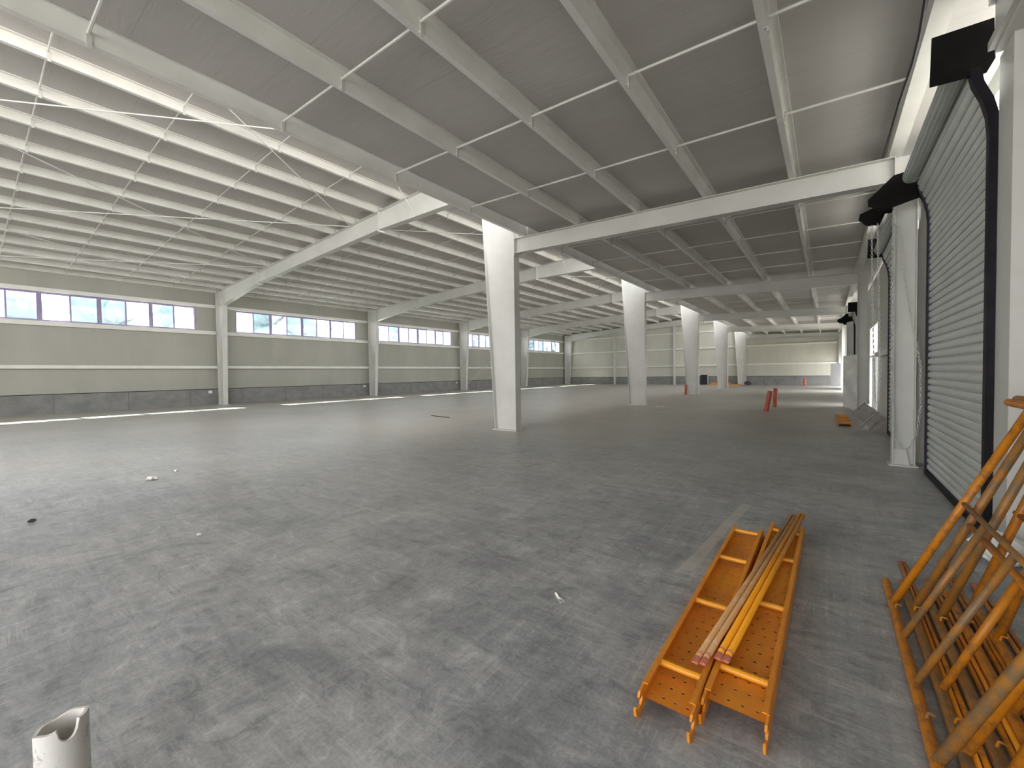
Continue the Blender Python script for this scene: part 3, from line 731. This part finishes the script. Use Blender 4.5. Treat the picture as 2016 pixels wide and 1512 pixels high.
fl = [((0.452, 4.26), (0.455, 1.95)), ((0.476, 4.27), (0.482, 1.95)), ((0.565, 4.02), (0.575, 1.95)), ((0.590, 4.03), (0.602, 1.95)),
      ((0.690, 4.46), (0.672, 2.0)), ((0.712, 4.47), (0.698, 2.0)), ((0.80, 4.1), (0.79, 2.0)), ((0.828, 4.1), (0.82, 2.0))]
nm = ['between the outer two leaning frames', 'between second and third leaning frames', 'reaching out beyond the third leaning frame', 'beside the innermost leaning frame']
for i, (a, b) in enumerate(fl):
    z = 0.014
    lay_rod((*a, z), (*b, z), 0.0115, M['frame'] if i % 3 else M['orange'], 'thin orange floor rod %s, %s one' % (nm[i//2], ('left', 'right')[i % 2]), True, 'rods under the leaning frames', 'floor_rod')
# crumpled plastic behind the frames
def lump_mesh(rx, ry, rz, seed, n=14, m=9, amp=0.3, flat=True):
    rnd = random.Random(seed); mb = MB(); rows = []
    ph = [rnd.uniform(0, 6.28) for _ in range(8)]
    for i in range(m+1):
        th = math.pi*i/m; row = []
        for j in range(n+1):
            f = 2*math.pi*(j % n)/n
            k = 1 + amp*(0.5*math.sin(3*f+ph[0]+2*th) + 0.35*math.sin(5*f+ph[1]-3*th) + 0.3*math.sin(7*f+ph[2]+5*th))*math.sin(th)
            row.append((rx*k*math.sin(th)*math.cos(f), ry*k*math.sin(th)*math.sin(f), rz*(1+math.cos(th)*(1+0.3*amp*math.sin(4*f+ph[3])))*1.0))
        rows.append(row)
    return mb.quadstrip(rows)
o = lump_mesh(0.14, 0.20, 0.11, 5, 18, 10, 0.45).build('plastic_bag', M['wrap'], None); o.location = (1.07, 4.75, 0.0)
tag(o, 'crumpled grey white plastic bag on the floor behind the leaning frames', 'bag', None, 'thing')

# ------------------------------------------------------------------ pipes and small objects
def notched_pipe():
    r, ri, H, n, m = 0.066, 0.056, 0.345, 64, 26
    o = bpy.data.objects.new('pipe_stub', None); mb = MB()
    top = lambda th: H + 0.26*r*(math.cos(th)*0.8 + math.sin(th)*0.6) + 0.003*math.sin(5*th+1)
    c0 = math.radians(8)   # notch on the room side of the rim
    def ztop(th):
        d = (th - c0 + math.pi) % (2*math.pi) - math.pi
        w_ = math.radians(24)
        z = top(th)
        if abs(d) < w_: z -= 0.055*math.sqrt(max(0, 1-(d/w_)**2))
        return z
    rows = []
    for k in range(n+1):
        th = 2*math.pi*(k % n)/n; z = ztop(th); c, s = math.cos(th), math.sin(th)
        rows.append([(r*c, r*s, 0.0), (r*c, r*s, z*0.5), (r*c, r*s, z), (ri*c, ri*s, z), (ri*c, ri*s, z*0.5), (ri*c, ri*s, 0.0)])
    mb.quadstrip(rows)
    o = mb.build('pipe_stub', M['pvc']); o.location = (-2.06, 0.175, 0)
    tag(o, 'dirty white plastic pipe stub with a notched rim, bottom left corner', 'pipe', None, 'thing')
notched_pipe()
def red_stub(p, top, label, grp='red pipe stubs', r=0.075):
    t = MB().pipe(p, top, r, r*0.9, 18).build('pipe_riser', M['redpipe'])
    return tag(t, label, 'pipe', grp, 'thing')
red_stub((-1.74, 17.33, 0), (-1.62, 17.40, 0.73), 'leaning orange red pipe riser, nearer of the pair on the open floor')
red_stub((-1.67, 19.6, 0), (-1.64, 19.62, 0.74), 'upright orange red pipe riser, farther of the pair on the open floor')
red_stub((-7.03, 27.22, 0), (-7.0, 27.22, 0.62), 'dark red pipe riser beside the foot of the third middle column', r=0.065)
red_stub((-1.62, 45.8, 0), (-1.62, 45.8, 0.66), 'small red pipe riser before the far end wall', r=0.085)
tag(MB().pipe((-1.88, 19.4, 0), (-1.88, 19.4, 0.36), 0.05, 0.042, 14).build('pipe_riser', M['pvc']), 'short white pipe stub between the pair of orange red risers', 'pipe', None, 'thing')
tag(MB().pipe((-7.2, 27.25, 0), (-7.2, 27.25, 0.14), 0.05, 0.042, 14).build('pipe_riser', M['pvc']), 'short white pipe stub at the foot of the third middle column', 'pipe', None, 'thing')
# wrapped panels
def wrapped_panel(name, p0, p1, H, th, label, m, lean=0.0, nu=16, nv=30, amp=0.024, seed=3):
    p0, p1 = Vector((*p0, 0)), Vector((*p1, 0)); d = p1-p0; L = d.length; d.normalize(); nr = Vector((d.y, -d.x, 0)); rnd = random.Random(seed)
    mb = MB(); ph = [rnd.uniform(0, 6) for _ in range(4)]
    for s in (0, 1):
        rows = []
        for i in range(nu+1):
            row = []
            for j in range(nv+1):
                u, v = i/nu, j/nv
                e = amp*(math.sin(9*v+ph[0]+3*u)+math.sin(23*v+ph[1]-5*u)*0.6)*min(1, 8*u, 8*(1-u), 8*v, 8*(1-v))
                row.append(d*L*u + Vector((0, 0, H*v)) + nr*((-th-e) if s == 0 else e) - nr*lean*v)
            rows.append(row)
        mb.quadstrip(rows if s else rows[::-1])
    n = (nu+1)*(nv+1)
    A = lambda s, i, j: (s*n + ((i if s else nu-i)*(nv+1)) + j)
    for i in range(nu):
        mb.f.append((A(0, i, 0), A(0, i+1, 0), A(1, i+1, 0), A(1, i, 0))); mb.f.append((A(0, i, nv), A(1, i, nv), A(1, i+1, nv), A(0, i+1, nv)))
    for j in range(nv):
        mb.f.append((A(0, 0, j), A(1, 0, j), A(1, 0, j+1), A(0, 0, j+1))); mb.f.append((A(0, nu, j), A(0, nu, j+1), A(1, nu, j+1), A(1, nu, j)))
    o = mb.build(name, m, None, smooth=False); o.location = p0
    return tag(o, label, 'panel', None, 'thing')
wrapped_panel('wrapped_panel', (0.50, 20.9), (0.815, 18.85), 1.98, 0.09, 'tall white panel in wrinkled plastic film standing beyond the second right column', M['wrap'])
wrapped_panel('white_panel', (0.23, 45.3), (0.92, 44.6), 1.93, 0.08, 'bright white panel standing in the far right corner', M['whiteboard'], amp=0.002)
# grey folded rack leaning on the wall
def rack():
    t = thing('folded_rack', 'grey slatted metal rack tipped against the right wall beyond the second shutter', 'rack', (1.085, 13.4, 0.085))
    R1 = Matrix.Rotation(math.radians(-48), 4, 'Y') @ Matrix.Rotation(math.radians(-14), 4, 'X')
    def panel(nm, z0, z1, n):
        f = MB()
        f.box(-0.19, -0.165, -0.015, 0.015, z0, z1, R1).box(0.165, 0.19, -0.015, 0.015, z0, z1, R1).box(-0.19, 0.19, -0.015, 0.015, z0, z0+0.022, R1).box(-0.19, 0.19, -0.015, 0.015, z1-0.022, z1, R1)
        f.build('frame', M['greymetal'], t)
        for k in range(n):
            zz = z0 + 0.045 + (z1-z0-0.09)*k/(n-1)
            MB().box(-0.165, 0.165, -0.010, 0.010, zz-0.015, zz+0.015, R1).build('slat', M['greymetal'], t)
    panel('lower', 0.0, 0.31, 6)
    panel('upper', 0.33, 0.65, 7)
    MB().tube([(-0.42, -0.06, -0.08), (-0.22, -0.03, 0.22)], 0.012, 8).build('leg', M['greymetal'], t)
    MB().tube([(-0.26, -0.10, -0.08), (-0.12, -0.02, 0.10)], 0.012, 8).build('leg', M['greymetal'], t)
    return t
rack()
# far end clutter
t = thing('black_board', 'black rectangular board with a pale edge leaning on the far end wall', 'board', (-10.26, YE-0.16, 0))
MB().box(-0.34, 0.33, -0.02, 0.02, 0.02, 1.04).build('face', M['blackboard'], t)
MB().box(0.33, 0.37, -0.03, 0.03, 0.0, 1.05).build('edge_strip', M['box'], t)
for i, (x0, x1, z0, z1, y, lab) in enumerate([(-9.6, -8.2, 0, 0.10, 46.3, 'orange plank flat on the floor by the far wall, lowest left of the pile'), (-9.45, -7.7, 0.102, 0.24, 46.3, 'orange plank topmost of the far wall pile left of the fourth column'),
                                              (-7.75, -6.75, 0, 0.10, 46.15, 'orange plank on the floor by the far wall, right of the fourth column')]):
    tag(MB().box(x0, x1, y-0.14, y+0.14, z0, z1).box(x0, x1, y-0.16, y-0.14, z0, z1-0.01).build('far_plank', M['orange'], None, bevel=0.01), lab, 'plank', 'far orange planks', 'thing')
o = lump_mesh(0.30, 0.25, 0.19, 11, 16, 9, 0.2).build('dark_lump', M['lump']); o.location = (-6.15, 46.1, 0)  # plain dark lump, no particular object
tag(o, 'dark round lump beside the foot of the farthest middle column', 'bundle', None, 'thing')
# electrical boxes on the plinth beside the columns
for k in range(4):
    tag(MB().box(0, 0.07, 0, 0.16, 0, 0.15).build('junction_box', M['box'], None, bevel=0.01), 'small white socket box low on the left wall beside the %s wall column' % FRN[k], 'socket', 'wall sockets', 'thing').location = (XLW+0.022, fy(k)-0.52, 0.62)
# litter
def litter(name, loc, r, seed, m, label, cat='litter'):
    o = lump_mesh(r[0], r[1], r[2], seed, 12, 7, 0.6).build(name, m); o.location = loc
    tag(o, label, cat, None, 'thing'); return o
litter('paper_scrap', (-7.98, 1.68, 0), (0.10, 0.06, 0.022), 3, M['paper'], 'crumpled white paper scrap on the bare floor at left')
litter('stone', (-6.69, 0.42, 0), (0.028, 0.03, 0.016), 4, M['stone'], 'small dark stone on the floor near the left picture edge', 'stone')
litter('paper_ball', (-8.3, 2.05, 0), (0.022, 0.022, 0.016), 6, M['paper'], 'tiny white bit behind the crumpled paper scrap')
litter('paper_ball', (-4.75, 1.33, 0), (0.018, 0.018, 0.012), 8, M['paper'], 'tiny white bit on the floor left of the dark floor stain')
litter('foam_scrap', (-7.6, 18.6, 0), (0.22, 0.14, 0.02), 9, M['paper'], 'flat pale scrap on the floor right of the second middle column').location = (-5.55, 17.4, 0)
tag(MB().tube([(-11.35, 10.2, 0.012), (-10.3, 10.05, 0.012)], 0.012, 8).build('steel_bar', M['stone']), 'thin dark bar lying on the floor left of the nearest middle column', 'bar', None, 'thing')
rows = []
for i in range(9):
    u = i/8; x = -1.47 + 0.10*u; y = 2.40 - 0.075*u; w_ = 0.004 + 0.012*u; z = 0.006 + 0.01*math.sin(u*6)
    rows.append([(x-w_*0.6, y-w_, 0.001), (x, y, z), (x+w_*0.6, y+w_, 0.001)])
o = MB().quadstrip(rows).build('plastic_strip', M['paper'])
tag(o, 'twisted white plastic strip on the floor left of the orange planks', 'litter', None, 'thing')

# ------------------------------------------------------------------ outside: trees and a building seen through the windows
def tree(x, y, H, seed, label):
    t = thing('tree', label, 'tree', (x, y, -0.16), 0, 'trees outside the left windows'); rnd = random.Random(seed)
    MB().tube([(0, 0, 0), (0.1, 0, H*0.4)], 0.18, 8, True, 0.12).build('trunk', M['bark'], t)
    mb = MB()
    for k in range(14):
        a = rnd.uniform(0, 6.28); rr = rnd.uniform(0.4, 3.2); zz = H*rnd.uniform(0.28, 0.82); s = rnd.uniform(1.5, 2.7)
        lm = lump_mesh(s, s, s*0.75, seed*31+k, 26, 16, 0.35); b = len(mb.v)
        mb.v += [(p[0]+rr*math.cos(a), p[1]+rr*math.sin(a), p[2]+zz-s*0.4) for p in lm.v]; mb.f += [tuple(b+i for i in f) for f in lm.f]
    mb.build('crown', M['leaf'], t, smooth=True)
tw = ORD[:15]
for i in range(15):
    tree(-72 - (i % 2)*8, -6 + 9.2*i, 13.0 + (i*37 % 5)*0.6, i+1, 'leafy tree outside the left windows, %s from the left picture edge' % tw[i])
t = thing('apartment_building', 'pale red building outside, glimpsed through the third left window', 'building', (-58, 56, -0.16))
MB().box(-5, 5, -7, 7, 0, 14).build('wall', M['brick'], t)
for zz in (3, 6.2, 9.4):
    for yy in (-5, -1.6, 1.8, 5.2): MB().box(4.98, 5.06, yy-0.8, yy+0.8, zz, zz+1.7).build('window', M['bluewin'], t)
